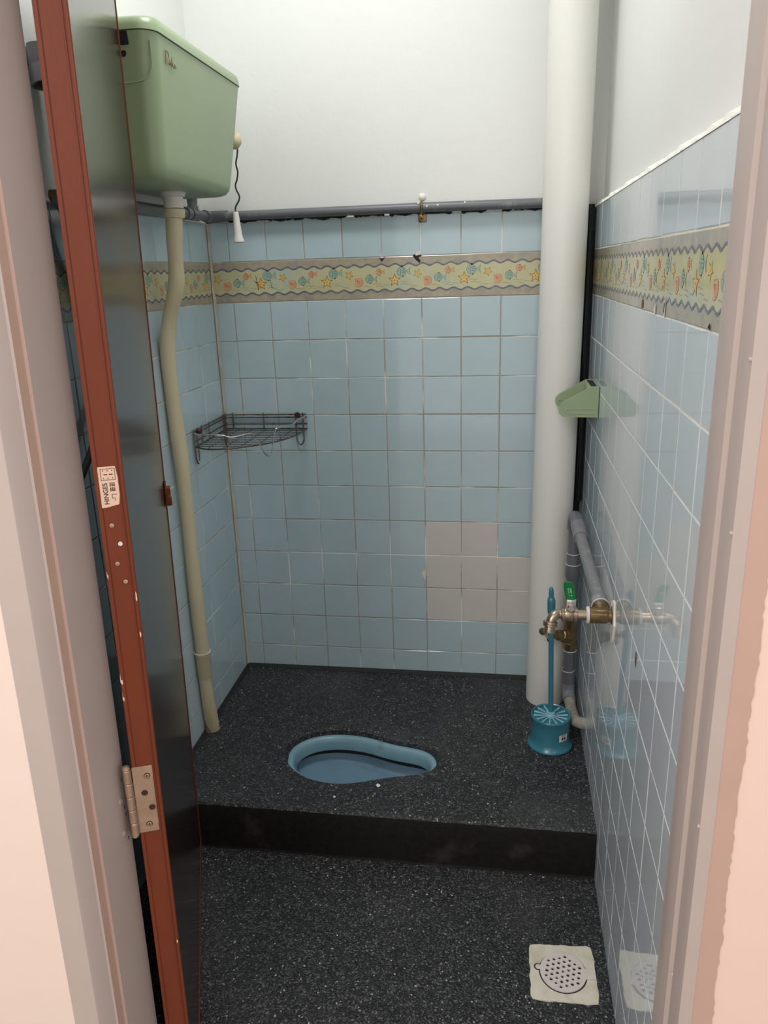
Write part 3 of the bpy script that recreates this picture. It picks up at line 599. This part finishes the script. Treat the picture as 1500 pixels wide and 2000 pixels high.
# ------------------------------------------------------------------ lever tap on the right wall
ty = -.730; tz = .697
t = thing('lever_tap', 'brass bib tap with a green lever on the right wall', 'tap', (1.008, ty, tz))
bm = B(); pts = []
for k in range(18):
    a = 2*PI*k/18; rr = random.uniform(.75, 1.2); pts.append(Vector((1.0075, ty+.026*rr*math.cos(a), tz-.010+.044*rr*math.sin(a))))
loft(bm, [pts, [p+Vector((.003, 0, 0)) for p in pts]]); obj('wall_patch', bm, m_plaster_edge, t, label='ragged broken mortar round the fitting')
bm = B(); pts2 = [Vector((1.0060, ty+.017*random.uniform(.7, 1.2)*math.cos(2*PI*k/12), tz+.022*random.uniform(.7, 1.25)*math.sin(2*PI*k/12))) for k in range(12)]
loft(bm, [pts2, [p+Vector((.003, 0, 0)) for p in pts2]]); obj('bare_mortar', bm, m_chip, t)
bm = B(); lathe(bm, (1.009, ty, tz), (-1, 0, 0), [(.0135, 0), (.0135, .010), (.0160, .011), (.0172, .014), (.0172, .046), (.0150, .048), (.0150, .0485)], 24); lathe(bm, (.987, ty, tz), (0, 1, .30), [(.0160, 0), (.0165, .020), (.0178, .021), (.0178, .026)], 20)
obj('tee_body', bm, m_brass, t, smooth=30)
bm = B(); lathe(bm, (.9625, ty, tz), (-1, 0, 0), [(.0150, 0), (.0178, .001), (.0180, .005), (.0160, .0068)], 20); obj('thread_tape', bm, m_white_pl, t)
bm = B(); tube(bm, [(.987+.0182*math.cos(a*PI/10), ty+.026, tz+.008+.0182*math.sin(a*PI/10)) for a in range(21)], .0012, 6); obj('thread_tape', bm, m_white_pl, t)
bm = B(); lathe(bm, (.9565, ty, tz), (-1, 0, 0), [(.0115, 0), (.0112, .018), (.0145, .019), (.0150, .021), (.0150, .026), (.0125, .027), (.0140, .030), (.0150, .038), (.0140, .044), (.0150, .046), (.0150, .050), (.0115, .052)], 24)
lathe(bm, (.9225, ty, tz+.008), (0, 0, 1), [(.0085, 0), (.0080, .010), (.0055, .011), (.0055, .020)], 12); obj('tap_body', bm, m_nickel, t, smooth=30)
bm = B(); tube(bm, spline([(.9065, ty, tz), (.900, ty, tz), (.892, ty-.004, tz-.002), (.886, ty-.008, tz-.009), (.8835, ty-.011, tz-.018)], 6), .0103, 20); lathe(bm, (.8838, ty-.0105, tz-.012), (-.12, -.25, -1), [(.0115, 0), (.0150, .001), (.0150, .004), (.0132, .0045), (.0132, .006), (.0150, .0065), (.0150, .010), (.0105, .012), (.0118, .020), (.0110, .024)], 22); obj('spout', bm, m_nickel, t, smooth=30)
bm = B(); box(bm, (-.0095, -.0022, -.006), (.0095, .0022, .020), bev=.001, mat=Matrix.Translation((.9235, ty-.008, tz+.018))@Matrix.Rotation(.04, 4, 'Y')); lathe(bm, (.9235, ty-.010, tz+.019), (0, -1, 0), [(.0078, 0), (.0078, .002), (.0068, .006), (.0045, .006)], 6)
obj('lever_plate', bm, m_chrome, t, smooth=30)
bm = B()
sec = [(0, .0098, 0), (.010, .0102, .0005), (.022, .0105, .002), (.034, .0096, .006), (.041, .0072, .009)]
rings = []
for h, wd, bk in sec:
    cx = .9228-.18*h; cy = ty-.008-bk*.8; cz = tz+.037+h
    rings.append([Vector((cx+wd*math.cos(a), cy+.0034*math.sin(a), cz)) for a in [2*PI*k/16 for k in range(16)]])
loft(bm, rings); obj('lever_sleeve', bm, m_ggreen, t, label='green vinyl lever sleeve', smooth=50)
bm = B()
for k in range(6):
    for c, w_ in ((-.0032, .0018), (.0012, .0022)):
        if random.random() < .2: continue
        z_ = tz+.047+k*.0032; xx = .9228-.18*(z_-tz-.037)+c; yy = ty-.0118-(z_-tz-.037)*.13
        box(bm, (xx, yy-.0002, z_), (xx+w_, yy+.0004, z_+random.uniform(.0010, .0022)))
obj('sleeve_print', bm, m_white_pl, t)
# ------------------------------------------------------------------ paper holder
t = thing('toilet_roll_holder', 'empty sage green plastic toilet roll holder on the right wall', 'roll holder', (1.008, -.245, 1.03))
def flange(y, dz, dx=0):
    bm = B(); out = [(1.0085, 1.030), (1.0085, 1.104), (.989, 1.104), (.924, 1.068), (.9155, 1.0585), (.9135, 1.050), (.9160, 1.041), (.921, 1.035), (.929, 1.031)]
    loft(bm, [[Vector((x+dx, y+o, z+dz)) for x, z in out] for o in (-.0025, .0025)])
    bmesh.ops.bevel(bm, geom=[e for e in bm.edges if e.calc_face_angle(0) > 1.2], offset=.0010, segments=2, affect='EDGES')
    return bm
for y, dz, sd in ((-.310, 0, -1), (-.180, 0, -1)):
    bm = flange(y, dz)
    if sd == -1: tube(bm, [(1.0, y-.0025, 1.051), (.935, y-.0025, 1.051), (.929, y-.0025, 1.045), (.935, y-.0025, 1.0395), (1.0, y-.0025, 1.0395)], .0010, 6)
    if y == -.180: lathe(bm, (.927, y, 1.049), (0, -1, 0), [(.0065, 0), (.0065, .005), (.0040, .005), (.0038, .001)], 16)
    obj('side_arm', bm, m_green, t, smooth=40)
bm = B(); box(bm, (1.0035, -.310, 1.030), (1.0090, -.180, 1.104), bev=.001); box(bm, (.987, -.310, 1.0990), (1.009, -.180, 1.1035), bev=.001); box(bm, (.985, -.308, 1.060), (.988, -.182, 1.104), bev=.001); obj('back_plate', bm, m_green, t)
bm = B(); box(bm, (.9905, -.296, 1.1030), (1.0045, -.194, 1.1045)); obj('top_slot', bm, m_dark, t)
# ------------------------------------------------------------------ corner wire basket
t = thing('corner_wire_basket', 'rusty wire corner basket fixed in the left back corner', 'basket', (-.03, -.03, .942))
WR = .0022
def wire(pts, n=0, rr=WR): 
    tube(bm, spline(pts, n) if n else pts, rr, 8)
xa, ya = -.053, -.008
bow = spline([(xa+.004, -.262, .942), (-.010, -.286, .942), (.042, -.280, .942), (.089, -.252, .942), (.135, -.214, .942), (.170, -.160, .942), (.190, -.100, .942), (.200, -.030, .942)], 8)
bm = B()
for z_ in (.985, .977, .957): wire([(xa, -.262, z_), (xa, -.024, z_), (xa+.004, ya-.006, z_), (xa+.014, ya, z_), (.200, ya, z_)], 0)
obj('wall_rail', bm, m_rust, t)
bm = B(); tube(bm, bow, WR*1.15, 8); wire([(xa, -.262, .942), (xa, ya, .942), (.200, ya, .942)], 0)
def bx(y):  # x of the bow at y
    for a, b in zip(bow[:-1], bow[1:]):
        if (a.y-y)*(b.y-y) <= 0 and abs(a.y-b.y) > 1e-6 and a.x > .0: return a.x+(b.x-a.x)*(y-a.y)/(b.y-a.y)
    return .198
obj('base_frame', bm, m_rust, t)
bm = B()
for k in range(10):
    y = -.030-.024*k; wire([(xa, y, .9405), (bx(y), y, .9405)], 0, .0011)
for k in range(5):
    x = -.010+.042*k
    ys = [a.y+(b.y-a.y)*(x-a.x)/(b.x-a.x) for a, b in zip(bow[:-1], bow[1:]) if (a.x-x)*(b.x-x) <= 0 and abs(b.x-a.x) > 1e-6]
    wire([(x, ya, .9425), (x, min(ys) if ys else -.27, .9425)], 0, .0011)
obj('grid', bm, m_rust, t)
bm = B(); wire([(xa, -.262, .984), (-.032, -.290, .984), (.005, -.292, .982), (.035, -.284, .980), (.054, -.276, .973), (.078, -.262, .974), (.101, -.245, .977), (.109, -.238, .966), (.123, -.228, .937), (.130, -.221, .916), (.138, -.213, .908), (.145, -.204, .915), (.150, -.196, .950), (.155, -.190, .972), (.162, -.180, .979), (.187, -.118, .977), (.193, -.094, .984), (.202, -.050, .985), (.200, ya, .985)], 6)
obj('front_rail', bm, m_chrome, t, label='shinier wavy front wire')
for (x, y, dx, dy) in ((xa, -.262, 0, .022), (xa, -.030, .0, .020), (.166, ya, .022, 0)):
    bm = B(); wire([(x, y, .990), (x, y, .930), (x+dx*.05, y+dy*.05, .905), (x+dx*.5, y+dy*.5, .893), (x+dx*.95, y+dy*.95, .905), (x+dx, y+dy, .930), (x+dx, y+dy, .990)], 5)
    obj('wall_loop', bm, m_rust, t)
for x, y in ((xa, -.150), (xa, -.205), (-.030, ya), (.066, ya)):
    bm = B(); wire([(x, y, .991), (x, y, .940)], 0); obj('upright', bm, m_rust, t)
for p, d in (((-.056, -.235, .981), (1, 0, 0)), ((.172, -.003, .984), (0, -1, 0))):
    bm = B(); lathe(bm, p, d, [(.007, 0), (.0085, .004), (.0085, .010), (.0065, .013), (.0015, .0135)], 16); obj('fixing_cap', bm, m_rustcap, t)
# ------------------------------------------------------------------ toilet brush
bx0, by0 = .921, -.350
t = thing('toilet_brush_holder', 'teal plastic toilet brush holder on the platform by the soil pipe', 'brush holder', (bx0, by0, PLAT))
bm = B(); lathe(bm, (bx0, by0, PLAT+.0015), (0, 0, 1), [(.0610, 0), (.0615, .002), (.0590, .0055), (.0545, .010), (.0520, .018), (.0505, .035), (.0510, .060), (.0520, .082), (.0532, .084), (.0535, .089), (.0515, .091), (.0485, .089), (.0480, .083), (.012, .083)], 48, cap1=True); obj('cup', bm, m_brush, t, smooth=50)
bm = B()
for k in range(14):
    a = 2*PI*k/14+.1; p0 = Vector((bx0+.013*math.cos(a), by0+.013*math.sin(a), PLAT+.087)); p1 = Vector((bx0+.046*math.cos(a), by0+.046*math.sin(a), PLAT+.087)); tube(bm, [p0, p1], [.0014, .0032], 8)
obj('lid_spokes', bm, m_brushd, t)
bm = B(); lathe(bm, (bx0, by0, PLAT+.083), (0, 0, 1), [(.0135, 0), (.0130, .010), (.0115, .012), (.0115, .016), (.0075, .017)], 24); obj('lid_hub', bm, m_brushd, t)
bm = B()
mt = Matrix.Translation((bx0+.0375, by0-.0365, PLAT+.031))@Matrix.Rotation(math.radians(45), 4, 'Z')
def cyp(a, z, o=.0009): return Vector((bx0+(.0508+o)*math.cos(a), by0+(.0508+o)*math.sin(a), z))
for i in range(6):
    a0 = math.radians(-66+i*5.2); a1 = math.radians(-66+(i+1)*5.2); quad(bm, cyp(a0, PLAT+.034), cyp(a1, PLAT+.034), cyp(a1, PLAT+.054), cyp(a0, PLAT+.054), 0)
for (i0, z0, z1) in ((1, .050, .0515), (2, .050, .0515), (3, .050, .0515), (4, .050, .0515)):
    a0 = math.radians(-66+i0*5.2); quad(bm, cyp(a0, PLAT+z0, .0012), cyp(a0+.09, PLAT+z0, .0012), cyp(a0+.09, PLAT+z1, .0012), cyp(a0, PLAT+z1, .0012), 1)
for i0 in (1.6, 3.2):
    a0 = math.radians(-66+i0*5.2); quad(bm, cyp(a0, PLAT+.038, .0012), cyp(a0+.11, PLAT+.038, .0012), cyp(a0+.11, PLAT+.046, .0012), cyp(a0, PLAT+.046, .0012), 1)
obj('price_sticker', bm, [m_white_pl, m_ink], t)
bm = B(); h0 = Vector((bx0, by0, PLAT+.0965)); ax = Vector((-.030, 0, 1)).normalized()
lathe(bm, h0, ax, [(.0070, 0), (.0068, .02), (.0066, .285), (.0072, .290), (.0098, .300), (.0100, .330), (.0092, .338), (.0066, .340), (.0063, .356), (.0060, .362), (.0035, .368), (.0004, .3695)], 20)
for k in range(5): tube(bm, [h0+ax*(.302+k*.006)+Vector((.0102*math.cos(a*.3-2.4), .0102*math.sin(a*.3-2.4), a*.0008)) for a in range(9)], .0009, 5)
obj('toilet_brush', bm, m_brush, org=tuple(h0), label='tall teal plastic toilet brush handle standing up from the brush holder', cat='toilet brush', smooth=50)
# ------------------------------------------------------------------ floor drain
t = thing('floor_drain', 'off-white square floor drain with a round perforated cover', 'drain', (.917, -.968, 0))
bm = B(); cs = [(.851, -.905), (.983, -.897), (.985, -1.034), (.852, -1.037)]; outl = []
for k in range(4):
    a = Vector(cs[k]); b = Vector(cs[(k+1) % 4])
    for j in range(12): p = a+(b-a)*j/12; outl.append(p+Vector((random.uniform(-.0016, .0016), random.uniform(-.0016, .0016))) if j else p+(Vector((.917, -.968))-p)*.04)
loft(bm, [[Vector((p.x, p.y, z_)) for p in outl] for z_ in (-.001, .0022)]); obj('plate', bm, m_drain, t, smooth=0)
dc = Vector((.9185, -.9685)); DR = .0465
bm = B(); lathe(bm, (dc.x, dc.y, .0020), (0, 0, 1), [(DR+.0022, 0), (DR+.0022, .0006)], 48); lathe(bm, (.8685, -.960, .0020), (0, 0, 1), [(.0085, 0), (.0085, .0007)], 20); obj('cover_gap', bm, m_dark, t)
bm = B(); lathe(bm, (.8690, -.960, .0022), (0, 0, 1), [(.0062, 0), (.0062, .0007)], 18); obj('finger_notch', bm, m_drain, t)
bm = B()
n = 72; rim = []
for k in range(n):
    a = 2*PI*k/n; p = Vector((dc.x+DR*math.cos(a), dc.y+DR*math.sin(a)))
    if abs(a) < .22 or abs(a-2*PI) < .22: p = Vector((.9835, dc.y+DR*math.sin(a)*1.25))
    rim.append(p)
holes = []
sp = .0122
for i in range(-4, 5):
    for j in range(-4, 5):
        x = (i+(.5 if j % 2 else 0))*sp; y = j*sp*.87; x, y = x*.94-y*.34, x*.34+y*.94
        if math.hypot(x, y) < DR-.0065: holes.append((dc.x+x, dc.y+y, random.uniform(.0029, .0037)))
def drainring(z_):
    vs = []; ed = []
    rg = [bm.verts.new((p.x, p.y, z_)) for p in rim]; vs.append(rg)
    for hx, hy, hr in holes: vs.append([bm.verts.new((hx+hr*math.cos(2*PI*k/12), hy+hr*math.sin(2*PI*k/12), z_)) for k in range(12)])
    return vs
top_ = drainring(.0056); bot_ = drainring(.0027)
ed = []
for lp in top_:
    for k in range(len(lp)): ed.append(bm.edges.new((lp[k], lp[(k+1) % len(lp)])))
bmesh.ops.triangle_fill(bm, use_beauty=True, edges=ed)
for a, b in zip(top_, bot_):
    for k in range(len(a)): bm.faces.new((a[k], a[(k+1) % len(a)], b[(k+1) % len(b)], b[k]))
obj('perforated_cover', bm, m_drain_b, t, smooth=0)
# ------------------------------------------------------------------ door
HG = Vector((.299, -1.340)); DD = Vector((-.359, .9333)); DN = Vector((-.9333, -.359)); DW = .6857; TH = .034
def dp(X, Y, Z): 
    q = HG+DD*X+DN*Y; return Vector((q.x+lean(Z), q.y, Z))
def dbox(bm, X0, X1, Y0, Y1, Z0, Z1, bev=0, mi=0):
    vs = [bm.verts.new(dp(x, y, z)) for x in (X0, X1) for y in (Y0, Y1) for z in (Z0, Z1)]; fs = []
    for idx in ((0,1,3,2),(4,6,7,5),(0,4,5,1),(2,3,7,6),(0,2,6,4),(1,5,7,3)):
        fc = bm.faces.new([vs[i] for i in idx]); fc.material_index = mi; fs.append(fc)
    if bev: bmesh.ops.bevel(bm, geom=list({e for fc in fs for e in fc.edges}), offset=bev, segments=2, affect='EDGES')
Z0, Z1 = .018, 2.02
bm = B(); dbox(bm, .004, DW-.004, .0005, TH-.0005, Z0+.004, Z1-.004)
door = obj('door_1', bm, m_doorface, org=(HG.x, HG.y, 0), kind='structure', smooth=0)
bm = B()
dbox(bm, 0, .006, .001, TH-.001, Z0, Z1, .0008)
dbox(bm, -.0016, .010, TH-.0050, TH+.0008, Z0, Z1, .0008)
dbox(bm, -.0012, .006, .0045, .0070, Z0, Z1, .0006)
dbox(bm, -.0018, .004, -.0012, .0032, Z0, Z1, .0008)
obj('hinge_edge_strip', bm, m_dooredge, door, smooth=20)
bm = B(); dbox(bm, DW-.006, DW, -.0010, TH+.0008, Z0, Z1, .0008); obj('lock_edge_strip', bm, m_dooredge, door, smooth=20)
bm = B(); dbox(bm, 0, DW, -.0008, TH, Z0-.004, Z0+.010, .0008); obj('bottom_edge_strip', bm, m_dooredge, door, smooth=20)
def hinge(zc):
    bm = B()
    dbox(bm, -.0028, 0, .0072, TH+.0015, zc-.056, zc+.056, .0008)
    k = dp(-.004, TH+.0075, zc)
    for j in range(5):
        z0 = zc-.056+j*.0224
        lathe(bm, (k.x+.0004*(z0-zc), k.y, z0+.0003), (.02, 0, 1), [(.0050, 0), (.0056, .0006), (.0056, .0210), (.0050, .0216)], 18)
    lathe(bm, (k.x, k.y, zc+.056), (.02, 0, 1), [(.0050, 0), (.0056, .001), (.0050, .004), (.0025, .0055)], 16); lathe(bm, (k.x-.001, k.y, zc-.056), (0, 0, -1), [(.0050, 0), (.0052, .002), (.0025, .005)], 16)
    hg = obj('hinge', bm, m_hinge, door, smooth=30)
    for (Y, dz, sc) in ((.0155, .040, 1), (.0215, .012, 0), (.0135, -.014, 0), (.0200, -.042, 1)):
        p = dp(-.0024, Y, zc+dz); bm = B()
        lathe(bm, p, (-DD.x, -DD.y, 0), [(.0046, 0), (.0046, .0009), (.0030, .0006)], 18, mi=0)
        if sc:
            lathe(bm, p, (-DD.x, -DD.y, 0), [(.0036, 0), (.0036, .0014), (.0034, .0017)], 16, mi=1)
            for a in (0, 1):
                q = Vector((-DN.x, -DN.y, 0))*(.0024 if a else .0005); w_ = .0005 if a else .0024
                c_ = p-Vector((DD.x, DD.y, 0))*.0018
                quad(bm, c_-q-Vector((0, 0, w_)), c_+q-Vector((0, 0, w_)), c_+q+Vector((0, 0, w_)), c_-q+Vector((0, 0, w_)), 0)
        s_ = obj('screw' if sc else 'screw_hole', bm, [m_hingehole, m_hinge], door, smooth=0); s_.parent = hg
hinge(.668); hinge(1.80)
for Y, z_ in ((.0205, 1.087), (.0130, 1.061), (.0195, 1.034), (.0120, 1.008)):
    bm = B(); lathe(bm, dp(-.0002, Y, z_), (-DD.x, -DD.y, 0), [(.0030, 0), (.0028, .0010), (.0014, .0012), (.0008, .0002)], 14); obj('screw', bm, m_hinge if z_ != 1.061 else m_white_pl, door)
for X, Y, z_, a, b in ((-.0013, TH-.0008, .865, .0018, .012), (-.0013, TH-.0005, .838, .0014, .009), (-.0013, TH-.0006, 1.02, .0012, .006), (-.0019, .0014, .93, .0014, .005), (-.0019, .0010, .985, .0012, .010), (-.0019, .0012, .40, .0012, .004)):
    bm = B(); c_ = dp(X-.0003, Y, z_); ex_ = Vector((-DN.x, -DN.y, 0))
    pts_ = [c_+ex_*a*math.cos(k)*random.uniform(.5, 1.1)+Vector((0, 0, b*math.sin(k)*random.uniform(.6, 1.1))) for k in [2*PI*q/9 for q in range(9)]]
    bm.faces.new([bm.verts.new(p) for p in pts_]); obj('paint_chip', bm, m_label, door, smooth=0)
# sticker: local axes on the hinge edge
ex = Vector((-DN.x, -DN.y, 0)); ez = Vector((.02, 0, 1)).normalized(); en = Vector((-DD.x, -DD.y, 0))
bm = B()
so = dp(-.0006, TH*.5, 1.138)
def sp_(a, b, o=0): return so+ex*a+ez*b+en*o
ol = [(-.0128, .0268), (.0088, .0268), (.0120, .0), (.0088, -.0235), (-.0080, -.0268), (-.0128, -.0268)]
loft(bm, [[sp_(a, b, o) for a, b in ol] for o in (0, .0003)], mi=0)
def stm(a, b, rot):
    m = Matrix.Identity(4); X = ex*math.cos(rot)+ez*math.sin(rot); Y = -ex*math.sin(rot)+ez*math.cos(rot)
    for i in range(3): m[i][0] = X[i]; m[i][1] = Y[i]; m[i][2] = en[i]; m[i][3] = sp_(a, b, .0005)[i]
    return m
text_mesh(bm, 'HINGES', .0082, stm(-.0056, -.0085, PI/2), 1, .0001)
def sbar(a0, b0, a1, b1, o=.0005):
    quad(bm, sp_(a0, b0, o), sp_(a1, b0, o), sp_(a1, b1, o), sp_(a0, b1, o), 1)
for a0, b0, a1, b1 in ((-.0095, .0242, .0078, .0236), (-.0095, .0098, .0078, .0092), (-.0098, .0242, -.0092, .0092), (.0074, .0242, .0080, .0092), (-.006, .0172, -.0015, .0160), (.0005, .0172, .005, .0160)): sbar(a0, b0, a1, b1)
for a in (-.0065, -.001, .0045):
    for b in (.0215, .0118): sbar(a-.0006, b-.0006, a+.0006, b+.0006)
# two bold square characters and a folded corner mark
for c in (.0060, -.0005):
    for k in range(3): sbar(-.0002, c-.0005-k*.0018, .0062, c-.0012-k*.0018)
    for k in range(3): sbar(.0002+k*.0024, c, .0010+k*.0024, c-.0052)
sbar(.0010, -.0095, .0078, -.0102); sbar(.0010, -.0095, .0017, -.0150); sbar(.0010, -.0143, .0048, -.0150); sbar(.0042, -.0150, .0048, -.0180)
obj('sticker', bm, [m_label, m_ink], door, smooth=0, label='pale printed HINGES sticker')
# barrel bolt near the lock edge, on the room side
bm = B()
def lb(X0, X1, Y0, Y1, z0, z1, bev=.0006): dbox(bm, X0, X1, Y0, Y1, z0, z1, bev)
lb(DW-.035, DW-.002, -.0030, -.0008, .915, .968); lb(DW-.033, DW-.022, -.0120, -.0025, .930, .958); lb(DW-.020, DW-.004, -.0110, -.0025, .948, .957); lb(DW-.020, DW-.004, -.0110, -.0025, .936, .945); lb(DW-.018, DW-.006, -.0125, -.0025, .915, .932)
a = dp(DW-.045, -.0075, .940); b = dp(DW+.004, -.0075, .940); cyl(bm, a, b, .0038, seg=12)
obj('barrel_bolt', bm, m_dooredge, door, smooth=30)
# ------------------------------------------------------------------ crumbs on the platform
for x_, y_, rr, lab in ((.478, -.585, .0055, 'small white plaster crumb lying at the near edge of the squat toilet'), (.375, -.640, .0035, 'tiny white plaster crumb on the platform between the squat toilet and the step edge')):
    bm = B(); lathe(bm, (x_, y_, PLAT), (.1, .1, 1), [(rr*.7, 0), (rr, rr*.35), (rr*.5, rr*.9)], 7)
    for v in bm.verts: v.co += Vector((random.uniform(-1, 1), random.uniform(-1, 1), 0))*rr*.3
    obj('plaster_crumb', bm, m_plaster_edge, org=(x_, y_, PLAT), label=lab, cat='crumb', smooth=0)
def under(root_name, child, par):
    rt = bpy.data.objects[root_name]; kids = [o for o in C.objects if o.parent == rt]
    p = [o for o in kids if o.name.split('.')[0] == par][0]
    for o in kids:
        if o.name.split('.')[0] == child: o.parent = p
for a in (('high_level_cistern', 'side_panel', 'tank'), ('high_level_cistern', 'handle_slot', 'tank'), ('high_level_cistern', 'inlet_hole', 'tank'), ('high_level_cistern', 'embossed_mark', 'tank'), ('high_level_cistern', 'lid_seam', 'lid'), ('lever_tap', 'sleeve_print', 'lever_sleeve'), ('lever_tap', 'bare_mortar', 'wall_patch'), ('toilet_brush_holder', 'price_sticker', 'cup'), ('floor_drain', 'cover_gap', 'plate'), ('toilet_roll_holder', 'top_slot', 'back_plate')): under(*a)
# ------------------------------------------------------------------ ceiling lamp
t = thing('ceiling_light', 'round white ceiling light above the platform', 'ceiling light', (.42, -.68, H))
bm = B(); lathe(bm, (.42, -.68, H), (0, 0, -1), [(.155, 0), (.155, .03), (.15, .035)], 40); obj('base', bm, m_white_pl, t)
bm = B(); lathe(bm, (.42, -.68, H-.035), (0, 0, -1), [(.148, 0), (.14, .02), (.11, .035), (.06, .043), (.01, .045)], 40); obj('diffuser', bm, m_lampw, t)
bpy.context.view_layer.update()
